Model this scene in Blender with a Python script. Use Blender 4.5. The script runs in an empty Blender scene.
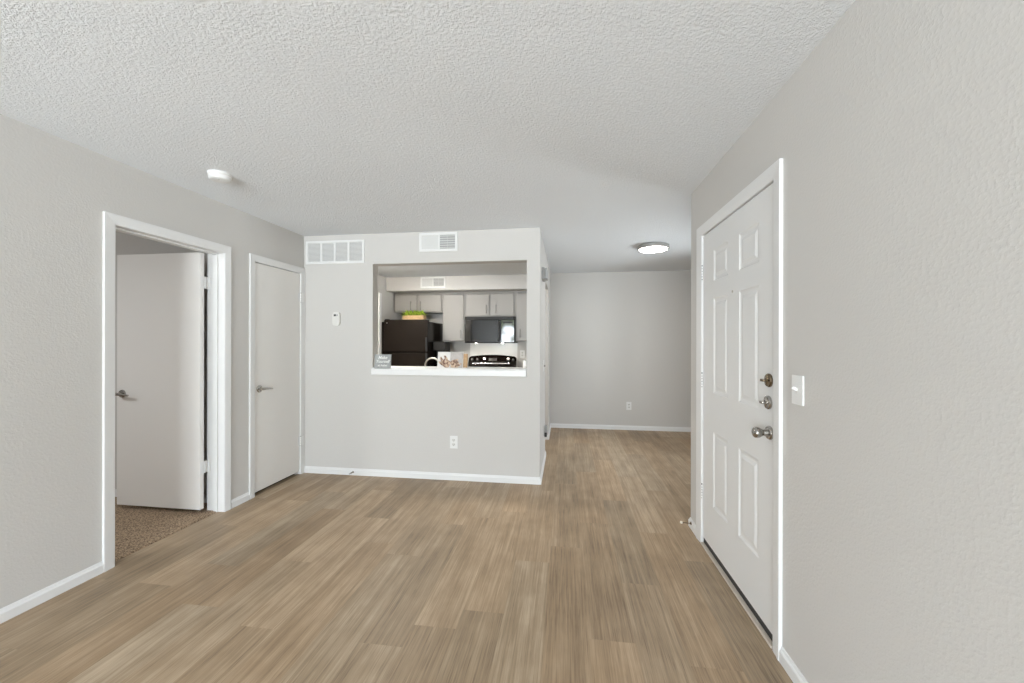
import bpy, bmesh, math, random
from mathutils import Matrix, Vector
random.seed(11)
scene = bpy.context.scene
COL = scene.collection
PI = math.pi

# ------------------------------------------------------------------ camera
CAM_H = 1.3513
cam_data = bpy.data.cameras.new('camera')
cam_data.sensor_width = 36.0
cam_data.lens = 393.7 / 1024 * 36.0
cam_data.shift_y = 0.0005
cam_data.clip_start = 0.02
cam = bpy.data.objects.new('camera', cam_data)
COL.objects.link(cam)
cam.matrix_world = (Matrix.Translation((0, 0, CAM_H)) @ Matrix.Rotation(0.13637, 4, 'Z')
                    @ Matrix.Rotation(PI / 2, 4, 'X') @ Matrix.Rotation(0.0019, 4, 'Z'))
scene.camera = cam

# ------------------------------------------------------------------ colour management
vs = scene.view_settings
scene.display_settings.display_device = 'sRGB'
vs.view_transform = 'Standard'
vs.look = 'None'
vs.gamma = 1.0
vs.use_curve_mapping = False
vs.exposure = 0.0

# ------------------------------------------------------------------ world: overcast sky with trees along the horizon
SKY = 28.6
world = bpy.data.worlds.new('world')
scene.world = world
world.use_nodes = True
nt = world.node_tree
nt.nodes.clear()
NN, LK = nt.nodes.new, nt.links.new
tc = NN('ShaderNodeTexCoord')
sep = NN('ShaderNodeSeparateXYZ'); LK(tc.outputs['Generated'], sep.inputs[0])
ramp = NN('ShaderNodeValToRGB')                       # by height: pale ground, bright hazy horizon, dimmer zenith
els = ramp.color_ramp.elements
els[0].position = 0.0; els[0].color = (0.83, 0.91, 0.96, 1)
els[1].position = 1.0; els[1].color = (0.60, 0.69, 0.79, 1)
for p_, c_ in ((0.48, (0.89, 0.96, 1.0, 1)), (0.52, (1.0, 1.10, 1.19, 1)), (0.70, (0.94, 1.03, 1.13, 1))):
    e = els.new(p_); e.color = c_
hgt = NN('ShaderNodeMapRange'); hgt.inputs['From Min'].default_value = -1; hgt.inputs['From Max'].default_value = 1
LK(sep.outputs['Z'], hgt.inputs['Value']); LK(hgt.outputs[0], ramp.inputs['Fac'])
nz = NN('ShaderNodeTexNoise'); nz.inputs['Scale'].default_value = 38; nz.inputs['Detail'].default_value = 5     # leafy trees outside
LK(tc.outputs['Generated'], nz.inputs['Vector'])
leafy = NN('ShaderNodeMapRange'); leafy.inputs['From Min'].default_value = 0.44; leafy.inputs['From Max'].default_value = 0.52
LK(nz.outputs['Fac'], leafy.inputs['Value'])
band = NN('ShaderNodeMapRange'); band.inputs['From Min'].default_value = 0.16; band.inputs['From Max'].default_value = 0.24
LK(sep.outputs['Z'], band.inputs['Value'])
low = NN('ShaderNodeMapRange'); low.inputs['From Min'].default_value = 0.0; low.inputs['From Max'].default_value = -0.03
LK(sep.outputs['Z'], low.inputs['Value'])
m1 = NN('ShaderNodeMath'); m1.operation = 'MAXIMUM'; LK(leafy.outputs[0], m1.inputs[0]); LK(band.outputs[0], m1.inputs[1])
m2 = NN('ShaderNodeMath'); m2.operation = 'MAXIMUM'; LK(m1.outputs[0], m2.inputs[0]); LK(low.outputs[0], m2.inputs[1])
mixc = NN('ShaderNodeMix'); mixc.data_type = 'RGBA'; mixc.inputs[6].default_value = (0.10, 0.12, 0.08, 1)
LK(m2.outputs[0], mixc.inputs[0]); LK(ramp.outputs['Color'], mixc.inputs[7])
bg = NN('ShaderNodeBackground'); bg.inputs['Strength'].default_value = SKY
out = NN('ShaderNodeOutputWorld')
LK(mixc.outputs[2], bg.inputs['Color'])
LK(bg.outputs[0], out.inputs['Surface'])

# windows that let the daylight in: (axis plane, position, lo, hi, z0, z1, direction the light travels)
REAR_Y = -3.90
REAR_WIN = (-2.66, 0.45, 0.03, 2.28)      # x0 x1 z0 z1 in the wall behind the camera
DIN_X = 2.60
DIN_WIN = (4.00, 4.75, 0.70, 2.00)        # y0 y1 z0 z1 in the right wall of the dining area
BED_Y = -0.60


def portal(name, loc, rot, sx, sy):
    L = bpy.data.lights.new(name, 'AREA')
    L.shape = 'RECTANGLE'; L.size = sx; L.size_y = sy
    L.cycles.is_portal = True
    o = bpy.data.objects.new(name, L)
    o.location = loc; o.rotation_euler = rot
    COL.objects.link(o)


def wmid(a, b): return (a + b) / 2


portal('daylight_portal', (wmid(*REAR_WIN[:2]), REAR_Y - 0.13, wmid(*REAR_WIN[2:])), (PI / 2, 0, 0),
       REAR_WIN[1] - REAR_WIN[0], REAR_WIN[3] - REAR_WIN[2])
portal('daylight_portal', (DIN_X + 0.13, wmid(*DIN_WIN[:2]), wmid(*DIN_WIN[2:])), (PI / 2, 0, PI / 2),
       DIN_WIN[1] - DIN_WIN[0], DIN_WIN[3] - DIN_WIN[2])

scene.cycles.use_denoising = True
scene.cycles.max_bounces = 12
scene.cycles.diffuse_bounces = 8
scene.cycles.glossy_bounces = 5
scene.cycles.transparent_max_bounces = 12
scene.cycles.caustics_reflective = False
scene.cycles.caustics_refractive = False
scene.cycles.sample_clamp_indirect = 6.0

LED_STRENGTH = 38.0        # dining ceiling lamp
KITCHEN_STRENGTH = 88.0   # kitchen ceiling lamp
ADDED_BEDROOM_STRENGTH = 135.0  # lamp added out of sight in the bedroom
WARM_STRENGTH = 420.0      # two cooktop lamps under the microwave

# ------------------------------------------------------------------ materials


def srgb(r, g, b):
    def f(c):
        c /= 255.0
        return c / 12.92 if c <= 0.04045 else ((c + 0.055) / 1.055) ** 2.4
    return (f(r), f(g), f(b), 1)


def mat(name, col, rough=0.5, metal=0.0, spec=0.5, emit=None, strength=0.0, coat=0.0):
    m = bpy.data.materials.new(name)
    m.use_nodes = True
    b = m.node_tree.nodes['Principled BSDF']
    b.inputs['Base Color'].default_value = col if len(col) == 4 else (*col, 1)
    b.inputs['Roughness'].default_value = rough
    b.inputs['Metallic'].default_value = metal
    b.inputs['Specular IOR Level'].default_value = spec
    b.inputs['Coat Weight'].default_value = coat
    if emit:
        b.inputs['Emission Color'].default_value = (*emit, 1)
        b.inputs['Emission Strength'].default_value = strength
    return m


def add_bump(m, scale, strength, dist, detail=3.0, kind='noise', lo=0.35, hi=0.65, stretch=None, rough=0.55):
    t = m.node_tree
    b = t.nodes['Principled BSDF']
    co = t.nodes.new('ShaderNodeTexCoord')
    src = co.outputs['Object']
    if stretch:
        mp = t.nodes.new('ShaderNodeMapping'); mp.inputs['Scale'].default_value = stretch
        t.links.new(src, mp.inputs['Vector']); src = mp.outputs[0]
    n = t.nodes.new('ShaderNodeTexNoise')
    n.inputs['Scale'].default_value = scale
    n.inputs['Detail'].default_value = detail
    n.inputs['Roughness'].default_value = rough
    t.links.new(src, n.inputs['Vector'])
    r = t.nodes.new('ShaderNodeMapRange')
    r.inputs['From Min'].default_value = lo; r.inputs['From Max'].default_value = hi
    r.interpolation_type = 'SMOOTHSTEP'
    t.links.new(n.outputs['Fac'], r.inputs['Value'])
    bp = t.nodes.new('ShaderNodeBump')
    bp.inputs['Strength'].default_value = strength
    bp.inputs['Distance'].default_value = dist
    t.links.new(r.outputs[0], bp.inputs['Height'])
    t.links.new(bp.outputs['Normal'], b.inputs['Normal'])
    return m


M = {}
M['wall'] = add_bump(mat('greige_wall_paint', (0.565, 0.549, 0.526), 0.62, spec=0.3), 90, 0.16, 0.003, 3, lo=0.4, hi=0.75)
M['ceiling'] = add_bump(mat('stippled_ceiling_paint', (0.79, 0.812, 0.832), 0.9, spec=0.1), 92, 0.52, 0.0065, 4, lo=0.37, hi=0.64, rough=0.6)
M['trim'] = mat('white_trim_paint', (0.73, 0.73, 0.725), 0.38)
M['door'] = add_bump(mat('white_door_paint', (0.72, 0.72, 0.715), 0.42), 60, 0.03, 0.002, 2)
M['slab'] = add_bump(mat('off_white_flush_door_paint', (0.77, 0.755, 0.73), 0.42), 60, 0.03, 0.002, 2)
M['plastic'] = mat('white_plastic', (0.74, 0.74, 0.73), 0.35)
M['offplastic'] = mat('ivory_plastic', (0.66, 0.65, 0.62), 0.4)
M['dark'] = mat('dark_slot', (0.03, 0.03, 0.03), 0.6)
M['vane'] = mat('grey_white_vane', (0.60, 0.60, 0.585), 0.5)
M['hole'] = mat('duct_interior', (0.36, 0.36, 0.355), 0.8)
M['greyplastic'] = mat('grey_plastic', (0.36, 0.36, 0.355), 0.5)
M['chrome'] = mat('satin_nickel', (0.42, 0.40, 0.375), 0.22, 1.0)
M['brass'] = mat('aged_bronze', (0.22, 0.175, 0.125), 0.25, 1.0)
M['nickel'] = mat('brushed_nickel', (0.62, 0.59, 0.55), 0.3, 1.0)
M['black'] = mat('black_gloss_appliance', (0.012, 0.009, 0.007), 0.18, spec=0.10)
M['blackglass'] = mat('black_glass', (0.006, 0.006, 0.006), 0.04, spec=0.6)
M['blackgloss'] = mat('black_enamel', (0.007, 0.005, 0.004), 0.05, spec=0.3)
M['blackmatte'] = mat('black_matte', (0.02, 0.02, 0.02), 0.5)
M['charcoal'] = mat('charcoal_plastic', (0.035, 0.032, 0.030), 0.4)
M['cabinet'] = add_bump(mat('light_grey_cabinet_paint', (0.33, 0.312, 0.29), 0.45), 90, 0.02, 0.001, 2)
M['cabinetframe'] = mat('cabinet_carcass_paint', (0.28, 0.265, 0.245), 0.5)
M['pull'] = mat('dark_pewter_pull', (0.22, 0.21, 0.20), 0.35, 0.8)
M['counter'] = add_bump(mat('pale_laminate', (0.62, 0.60, 0.57), 0.3), 200, 0.02, 0.001)
M['splash'] = mat('white_splash_panel', (0.80, 0.80, 0.78), 0.18)
M['applianceblack'] = mat('dark_grey_appliance_plastic', (0.022, 0.020, 0.019), 0.6, spec=0.2)
M['lever'] = mat('lever_nickel', (0.50, 0.48, 0.45), 0.18, 1.0)
M['hingewhite'] = mat('hinge_white', (0.82, 0.82, 0.81), 0.35)
M['ring'] = mat('satin_grey_ring', (0.36, 0.35, 0.33), 0.4, 0.6)
M['steel'] = mat('steel', (0.60, 0.60, 0.60), 0.25, 1.0)
M['lens'] = mat('lamp_lens', (0.9, 0.9, 0.88), 0.4, emit=(1.0, 0.96, 0.90), strength=LED_STRENGTH)
M['added_bedlens'] = mat('added_bedroom_lens', (0.9, 0.9, 0.88), 0.4, emit=(0.95, 0.98, 1.0), strength=ADDED_BEDROOM_STRENGTH)  # glow of the added lamp that brightens the bedroom door
M['tube'] = mat('kitchen_lamp_lens', (0.9, 0.9, 0.88), 0.4, emit=(1.0, 0.95, 0.87), strength=KITCHEN_STRENGTH)
M['warmlamp'] = mat('warm_cooktop_lamp', (0.9, 0.85, 0.75), 0.4, emit=(1.0, 0.90, 0.76), strength=WARM_STRENGTH)
M['candle'] = mat('white_wax', (0.82, 0.80, 0.77), 0.5)
M['amber'] = mat('amber_glass', (0.42, 0.25, 0.08), 0.2)
M['wax'] = mat('paper_white', (0.78, 0.77, 0.74), 0.7)
M['signtext'] = mat('chalk_white_lettering', (0.78, 0.78, 0.76), 0.8)
M['bumper'] = mat('ivory_rubber', (0.78, 0.72, 0.62), 0.6)
M['threshold'] = mat('worn_threshold', (0.55, 0.49, 0.42), 0.5)


def noise_colour(name, c0, c1, scale, rough=0.6, detail=4, stretch=(1, 1, 1), lo=0.35, hi=0.65, bump=0.0, dist=0.002):
    m = mat(name, c0, rough)
    t = m.node_tree; b = t.nodes['Principled BSDF']
    co = t.nodes.new('ShaderNodeTexCoord')
    mp = t.nodes.new('ShaderNodeMapping'); mp.inputs['Scale'].default_value = stretch
    n = t.nodes.new('ShaderNodeTexNoise'); n.inputs['Scale'].default_value = scale; n.inputs['Detail'].default_value = detail
    r = t.nodes.new('ShaderNodeValToRGB')
    r.color_ramp.elements[0].position = lo; r.color_ramp.elements[0].color = (*c0, 1)
    r.color_ramp.elements[1].position = hi; r.color_ramp.elements[1].color = (*c1, 1)
    t.links.new(co.outputs['Object'], mp.inputs[0]); t.links.new(mp.outputs[0], n.inputs['Vector'])
    t.links.new(n.outputs['Fac'], r.inputs['Fac']); t.links.new(r.outputs['Color'], b.inputs['Base Color'])
    if bump:
        bp = t.nodes.new('ShaderNodeBump'); bp.inputs['Strength'].default_value = bump; bp.inputs['Distance'].default_value = dist
        t.links.new(n.outputs['Fac'], bp.inputs['Height']); t.links.new(bp.outputs[0], b.inputs['Normal'])
    return m


M['carpet'] = noise_colour('brown_loop_carpet', (0.10, 0.064, 0.036), (0.49, 0.355, 0.235), 120, 0.95, 3, bump=0.8, dist=0.008)
M['slate'] = noise_colour('grey_chalkboard', (0.27, 0.28, 0.275), (0.36, 0.37, 0.36), 30, 0.8)
M['wood'] = noise_colour('pale_wood', (0.46, 0.29, 0.13), (0.66, 0.46, 0.25), 14, 0.6, stretch=(3, 3, 18))
M['boardwood'] = noise_colour('oak_board', (0.38, 0.22, 0.10), (0.55, 0.36, 0.19), 18, 0.5, stretch=(8, 8, 1.5))
M['leaf'] = noise_colour('bright_green_leaf', (0.10, 0.22, 0.01), (0.50, 0.62, 0.06), 55, 0.5, 2)
M['page'] = mat('page_white', (0.72, 0.70, 0.67), 0.6)
M['pagegrey'] = noise_colour('page_grey', (0.42, 0.385, 0.36), (0.50, 0.465, 0.44), 30, 0.6)
M['photo'] = noise_colour('food_photo_print', (0.13, 0.055, 0.03), (0.55, 0.40, 0.28), 38, 0.5, 3, lo=0.42, hi=0.58)


def glass_material():
    m = bpy.data.materials.new('window_glass'); m.use_nodes = True
    t = m.node_tree; t.nodes.clear()
    tr = t.nodes.new('ShaderNodeBsdfTransparent'); gl = t.nodes.new('ShaderNodeBsdfGlossy'); gl.inputs['Roughness'].default_value = 0.0
    fr = t.nodes.new('ShaderNodeFresnel'); fr.inputs['IOR'].default_value = 1.45
    mx = t.nodes.new('ShaderNodeMixShader'); o = t.nodes.new('ShaderNodeOutputMaterial')
    t.links.new(fr.outputs[0], mx.inputs[0]); t.links.new(tr.outputs[0], mx.inputs[1]); t.links.new(gl.outputs[0], mx.inputs[2])
    t.links.new(mx.outputs[0], o.inputs['Surface'])
    return m


M['glass'] = glass_material()


def floor_material():
    m = mat('wood_look_vinyl_plank', (0.4, 0.3, 0.2), 0.42, spec=0.4)
    t = m.node_tree; b = t.nodes['Principled BSDF']
    N = t.nodes.new; Lk = t.links.new
    at = N('ShaderNodeAttribute'); at.attribute_name = 'plank'; at.attribute_type = 'GEOMETRY'
    sp = N('ShaderNodeSeparateColor'); Lk(at.outputs['Color'], sp.inputs[0])     # r: tone, g: offset, b: warmth
    co = N('ShaderNodeTexCoord')
    cb = N('ShaderNodeCombineXYZ')
    off = N('ShaderNodeMath'); off.operation = 'MULTIPLY'; off.inputs[1].default_value = 37.0
    Lk(sp.outputs[1], off.inputs[0]); Lk(off.outputs[0], cb.inputs[0]); Lk(off.outputs[0], cb.inputs[1])
    va = N('ShaderNodeVectorMath'); va.operation = 'ADD'
    Lk(co.outputs['Object'], va.inputs[0]); Lk(cb.outputs[0], va.inputs[1])

    def streak(sx, sy, detail, rough=0.6, dist=0.0):
        mp = N('ShaderNodeMapping'); mp.inputs['Scale'].default_value = (sx, sy, 1)
        n = N('ShaderNodeTexNoise'); n.inputs['Scale'].default_value = 1.0; n.inputs['Detail'].default_value = detail
        n.inputs['Roughness'].default_value = rough; n.inputs['Distortion'].default_value = dist
        Lk(va.outputs[0], mp.inputs[0]); Lk(mp.outputs[0], n.inputs['Vector'])
        return n.outputs['Fac']
    broad = streak(11, 0.7, 3, 0.55)
    mid = streak(60, 1.3, 4, 0.6)
    fine = streak(170, 3.0, 4, 0.6)
    blot = streak(5, 4, 3, 0.5)

    def mr(v, f0, f1, t0, t1):
        r = N('ShaderNodeMapRange'); r.inputs['From Min'].default_value = f0; r.inputs['From Max'].default_value = f1
        r.inputs['To Min'].default_value = t0; r.inputs['To Max'].default_value = t1
        Lk(v, r.inputs['Value']); return r.outputs[0]

    def addm(a, c):
        s = N('ShaderNodeMath'); s.operation = 'ADD'; Lk(a, s.inputs[0]); Lk(c, s.inputs[1]); return s.outputs[0]
    v = addm(mr(broad, 0.3, 0.7, -0.10, 0.10), mr(mid, 0.3, 0.7, -0.10, 0.10))
    v = addm(v, mr(fine, 0.3, 0.7, -0.16, 0.16))
    v = addm(v, mr(blot, 0.3, 0.7, -0.10, 0.10))
    rings = streak(15, 0.45, 4, 0.6)
    ab = N('ShaderNodeMath'); ab.operation = 'SUBTRACT'; ab.inputs[1].default_value = 0.5; Lk(rings, ab.inputs[0])
    a2 = N('ShaderNodeMath'); a2.operation = 'ABSOLUTE'; Lk(ab.outputs[0], a2.inputs[0])
    v = addm(v, mr(a2.outputs[0], 0.0, 0.05, -0.13, 0.02))
    pores = streak(260, 9, 2, 0.5)
    v = addm(v, mr(pores, 0.30, 0.46, -0.14, 0.02))
    v = addm(v, sp.outputs[0])
    cr = N('ShaderNodeValToRGB')
    els = cr.color_ramp.elements
    els[0].position = 0.0; els[0].color = FLOOR_DARK
    els[1].position = 1.0; els[1].color = FLOOR_LIGHT
    e = els.new(0.5); e.color = FLOOR_MID
    Lk(v, cr.inputs['Fac'])
    warm = N('ShaderNodeMix'); warm.data_type = 'RGBA'; warm.blend_type = 'MULTIPLY'
    warm.inputs[7].default_value = (1.06, 0.98, 0.90, 1)
    Lk(sp.outputs[2], warm.inputs[0]); Lk(cr.outputs['Color'], warm.inputs[6])
    Lk(warm.outputs[2], b.inputs['Base Color'])
    bp = N('ShaderNodeBump'); bp.inputs['Strength'].default_value = 0.12; bp.inputs['Distance'].default_value = 0.001
    Lk(mid, bp.inputs['Height']); Lk(bp.outputs[0], b.inputs['Normal'])
    Lk(mr(fine, 0.3, 0.7, 0.36, 0.52), b.inputs['Roughness'])
    return m


FLOOR_DARK = (0.140, 0.098, 0.060, 1)
FLOOR_MID = (0.330, 0.246, 0.160, 1)
FLOOR_LIGHT = (0.56, 0.45, 0.325, 1)
M['floor'] = floor_material()

# ------------------------------------------------------------------ mesh helpers
WL = {}     # world location of every parent


class MB:
    """Collects shapes in world coordinates and links them as ONE mesh object."""

    def __init__(s): s.v = []; s.f = []

    def raw(s, vs_, fs):
        n = len(s.v)
        s.v += [tuple(p) for p in vs_]
        s.f += [tuple(i + n for i in q) for q in fs]
        return s

    def bmesh(s, bm):
        bm.verts.index_update()
        s.raw([v.co.copy() for v in bm.verts], [[v.index for v in f.verts] for f in bm.faces])
        bm.free()
        return s

    def box(s, x0, x1, y0, y1, z0, z1, bevel=0.0, seg=2, mtx=None):
        bm = bmesh.new()
        bmesh.ops.create_cube(bm, size=1)
        for v in bm.verts:
            v.co = Vector(((x0 + x1) / 2 + v.co.x * (x1 - x0), (y0 + y1) / 2 + v.co.y * (y1 - y0), (z0 + z1) / 2 + v.co.z * (z1 - z0)))
        if bevel:
            bmesh.ops.bevel(bm, geom=bm.edges[:], offset=bevel, segments=seg, profile=0.5, affect='EDGES')
        if mtx is not None:
            bm.transform(mtx)
        return s.bmesh(bm)

    def lathe(s, prof, centre, axis, n=32):
        """prof: (distance along axis, radius) pairs; closes the ends."""
        ax = Vector(axis).normalized()
        u = ax.orthogonal().normalized(); w = ax.cross(u)
        vs_, fs = [], []
        for d, r in prof:
            for k in range(n):
                a = 2 * PI * k / n
                vs_.append(Vector(centre) + ax * d + (u * math.cos(a) + w * math.sin(a)) * r)
        m = len(prof)
        for i in range(m - 1):
            for k in range(n):
                k2 = (k + 1) % n
                fs.append((i * n + k, i * n + k2, (i + 1) * n + k2, (i + 1) * n + k))
        fs.append(tuple(reversed(range(n))))
        fs.append(tuple((m - 1) * n + k for k in range(n)))
        return s.raw(vs_, fs)

    def tube(s, pts, r, n=12, cap=True):
        pts = [Vector(p) for p in pts]
        rs = r if isinstance(r, (list, tuple)) else [r] * len(pts)
        prev = None; rings = []
        for i, p in enumerate(pts):
            t = (pts[min(i + 1, len(pts) - 1)] - pts[max(i - 1, 0)]).normalized()
            u = t.orthogonal().normalized() if prev is None else (prev - t * prev.dot(t)).normalized()
            prev = u; w = t.cross(u)
            rings.append([p + (u * math.cos(2 * PI * k / n) + w * math.sin(2 * PI * k / n)) * rs[i] for k in range(n)])
        vs_ = [q for ring in rings for q in ring]; fs = []
        for i in range(len(rings) - 1):
            for k in range(n):
                k2 = (k + 1) % n
                fs.append((i * n + k, i * n + k2, (i + 1) * n + k2, (i + 1) * n + k))
        if cap:
            fs.append(tuple(reversed(range(n)))); fs.append(tuple((len(rings) - 1) * n + k for k in range(n)))
        return s.raw(vs_, fs)

    def prism(s, outline, direction):
        """outline: closed polygon of 3-D points, swept along direction."""
        d = Vector(direction); n = len(outline)
        vs_ = [Vector(p) for p in outline] + [Vector(p) + d for p in outline]
        fs = [tuple(reversed(range(n))), tuple(range(n, 2 * n))]
        fs += [(i, (i + 1) % n, n + (i + 1) % n, n + i) for i in range(n)]
        return s.raw(vs_, fs)

    def build(s, name, material, parent=None, smooth=35, origin=None):
        me = bpy.data.meshes.new(name)
        if parent is not None:
            o0 = Vector(WL[parent.name])
        elif origin is not None:
            o0 = Vector(origin)
        else:
            xs, ys, zs = zip(*s.v)
            o0 = Vector(((min(xs) + max(xs)) / 2, (min(ys) + max(ys)) / 2, min(zs)))
        me.from_pydata([Vector(p) - o0 for p in s.v], [], s.f)
        bm = bmesh.new(); bm.from_mesh(me)
        bmesh.ops.recalc_face_normals(bm, faces=bm.faces[:])
        bm.to_mesh(me); bm.free()
        me.materials.append(material)
        if smooth:
            me.shade_smooth(); me.set_sharp_from_angle(angle=math.radians(smooth))
        o = bpy.data.objects.new(name, me)
        COL.objects.link(o)
        if smooth:
            wn = o.modifiers.new('weighted_normals', 'WEIGHTED_NORMAL'); wn.keep_sharp = True; wn.weight = 100
        if parent is not None:
            o.parent = parent
        else:
            o.location = o0
        WL[o.name] = tuple(o0)
        return o


def tag(o, label, cat, group=None, kind=None):
    o['label'] = label; o['category'] = cat
    if group: o['group'] = group
    if kind: o['kind'] = kind
    return o


def empty(name, loc, label, cat, group=None, kind=None):
    o = bpy.data.objects.new(name, None)
    o.empty_display_size = 0.05
    o.location = loc
    COL.objects.link(o)
    WL[o.name] = tuple(loc)
    return tag(o, label, cat, group, kind)


def structure(name, mb, m, label, cat, smooth=0, origin=(0, 0, 0)):
    return tag(mb.build(name, m, smooth=smooth, origin=origin), label, cat, kind='structure')


def curve_text(s, size, shear=0.0):
    """Flat lettering outline as (verts, faces) centred on the origin in the xy plane."""
    c = bpy.data.curves.new('lettering', 'FONT')
    c.body = s; c.size = size; c.shear = shear; c.align_x = 'CENTER'; c.extrude = 0.0006; c.resolution_u = 3; c.offset = size * 0.012
    o = bpy.data.objects.new('lettering', c)
    COL.objects.link(o)
    bpy.context.view_layer.update()
    me = bpy.data.meshes.new_from_object(o.evaluated_get(bpy.context.evaluated_depsgraph_get()))
    vs_ = [v.co.copy() for v in me.vertices]; fs = [tuple(p.vertices) for p in me.polygons]
    bpy.data.objects.remove(o); bpy.data.curves.remove(c); bpy.data.meshes.remove(me)
    return vs_, fs


# ================================================================== SETTING
XL, XR, YB, YF, H = -2.687, 0.910, 3.742, 6.261, 2.440
XP = -0.244            # dining side of the kitchen partition
KX = -2.722            # kitchen left wall
KZ = 2.334             # kitchen ceiling
XLB = -2.815           # bedroom side of the left wall
YEND = 3.045           # where the entry wall stops

# ---- plank floor, one face per plank
ROW = 0.206
rows = {-12: 1.90, -11: 0.95, -10: 1.78, -9: 2.22, -8: 1.68, -7: 2.50, -6: 2.38, -5: 2.83, -4: 2.97, -3: 1.935, -2: 2.42, -1: 1.45,
        0: 1.825, 1: 2.277, 2: 1.73, 3: 2.56, 4: 2.05}
# a few planks whose tone stands out in the photograph: (row, joint before it) -> tone
tones = {(0, 1.825): 0.46, (0, 0.655): 0.58, (0, 2.995): 0.47, (-3, 1.935): 0.56, (-3, 0.765): 0.40, (-3, 3.105): 0.54,
         (3, 2.56): 0.52, (3, 1.39): 0.38, (2, 1.73): 0.50, (1, 2.277): 0.42, (1, 1.107): 0.50, (-12, 1.90): 0.62, (-12, 0.73): 0.42,
         (-10, 1.78): 0.48, (-10, 0.61): 0.64, (-8, 1.68): 0.64, (-8, 0.51): 0.55, (-9, 2.22): 0.66, (-9, 1.05): 0.60}
fv, ff, fa = [], [], []
X0f, X1f, Y0f, Y1f = -2.735, 2.60, REAR_Y, 6.261
PL = 1.17
rng = random.Random(5)
for k in range(-14, 13):
    xa, xb = max(0.107 + ROW * k, X0f), min(0.107 + ROW * (k + 1), X1f)
    if xb <= xa: continue
    j0 = rows.get(k, rng.uniform(0, PL))
    n0 = -8
    for n in range(n0, 8):
        ya, yb = j0 + PL * n, j0 + PL * (n + 1)
        a_, b_ = max(ya, Y0f), min(yb, Y1f)
        if b_ <= a_: continue
        tone = rng.uniform(0.42, 0.64)
        for (rk, rj), tv in tones.items():
            if rk == k and abs(rj - ya) < 0.02: tone = tv
        i = len(fv)
        fv += [(xa, a_, 0), (xb, a_, 0), (xb, b_, 0), (xa, b_, 0)]
        ff.append((i, i + 1, i + 2, i + 3))
        fa.append((tone, rng.random(), rng.random()))
me = bpy.data.meshes.new('floor')
me.from_pydata(fv, [], ff)
ca = me.color_attributes.new('plank', 'FLOAT_COLOR', 'CORNER')
li = 0
for p, a in zip(me.polygons, fa):
    for l in p.loop_indices:
        ca.data[l].color = (*a, 1)
me.materials.append(M['floor'])
floor = bpy.data.objects.new('floor', me)
COL.objects.link(floor)
tag(floor, 'brown wood look plank floor running from the living room to the dining area', 'floor', kind='structure')

structure('floor_carpet', MB().box(-6.0, -2.745, BED_Y, 2.92, -0.03, 0.006), M['carpet'],
          'brown loop pile carpet in the bedroom behind the open door', 'carpet')
structure('floor_slab', MB().box(-2.735, 2.60, REAR_Y, YF, -0.05, -0.004), M['dark'], 'concrete slab under the plank floor', 'floor')

# ---- ceilings
structure('ceiling', MB().box(XLB - 0.6, 2.72, REAR_Y - 0.12, YF + 0.12, H, H + 0.08), M['ceiling'],
          'white stippled ceiling of the living room and dining area', 'ceiling')
structure('ceiling_kitchen', MB().box(KX, XP - 0.115, YB + 0.115, YF, KZ, H), M['ceiling'],
          'lower stippled ceiling seen through the kitchen opening', 'ceiling')
structure('ceiling_bedroom', MB().box(-6.0, XLB - 0.6, BED_Y - 0.12, 3.04, H, H + 0.08), M['ceiling'], 'bedroom ceiling behind the open door', 'ceiling')
structure('wall_soffit', MB().box(KX, XP - 0.115, 5.70, YF, 2.127, KZ), M['wall'],
          'pale soffit above the kitchen wall cabinets', 'soffit')

# ---- walls
w = MB()
w.box(XLB, XL, REAR_Y, 1.999, 0, H)
w.box(XLB, XL, 1.999, 2.800, 2.071, H)
w.box(XLB, XL, 2.800, 3.076, 0, H)
w.box(XLB, XL, 3.076, 3.700, 2.062, H)
w.box(XLB, XL, 3.700, YB + 0.115, 0, H)
structure('wall_left', w, M['wall'], 'greige wall on the left with the two white door frames', 'wall')
OX0, OX1, OZ0, OZ1 = -1.932, -0.372, 1.020, 2.134
w = MB()
w.box(XL, OX0, YB, YB + 0.115, 0, H)
w.box(OX1, XP, YB, YB + 0.115, 0, H)
w.box(OX0, OX1, YB, YB + 0.115, 0, OZ0)
w.box(OX0, OX1, YB, YB + 0.115, OZ1, H)
structure('wall_back', w, M['wall'], 'pale wall with the kitchen pass-through opening cut in it', 'wall')
DY0, DY1 = 4.68, 5.48
w = MB()
w.box(XP - 0.115, XP, YB + 0.115, DY0, 0, H)
w.box(XP - 0.115, XP, DY0, DY1, 2.08, H)
w.box(XP - 0.115, XP, DY1, YF, 0, H)
structure('wall_kitchen_side', w, M['wall'], 'narrow partition between kitchen and dining area, seen edge-on', 'wall')
structure('wall_far', MB().box(KX - 0.12, DIN_X + 0.12, YF, YF + 0.12, 0, H), M['wall'],
          'greige far wall of the dining area and kitchen', 'wall')
w = MB()
w.box(XR, XR + 0.15, REAR_Y, 1.862, 0, H)
w.box(XR, XR + 0.15, 1.862, 2.806, 2.086, H)
w.box(XR, XR + 0.15, 2.806, YEND, 0, H)
structure('wall_right', w, M['wall'], 'textured greige wall on the right around the entry door', 'wall')
structure('wall_dining_near', MB().box(XR + 0.15, DIN_X, YEND - 0.12, YEND, 0, H), M['wall'], 'dining wall behind the entry door', 'wall')
w = MB()
w.box(DIN_X, DIN_X + 0.12, YEND - 0.12, DIN_WIN[0], 0, H)
w.box(DIN_X, DIN_X + 0.12, DIN_WIN[1], YF, 0, H)
w.box(DIN_X, DIN_X + 0.12, DIN_WIN[0], DIN_WIN[1], 0, DIN_WIN[2])
w.box(DIN_X, DIN_X + 0.12, DIN_WIN[0], DIN_WIN[1], DIN_WIN[3], H)
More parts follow.
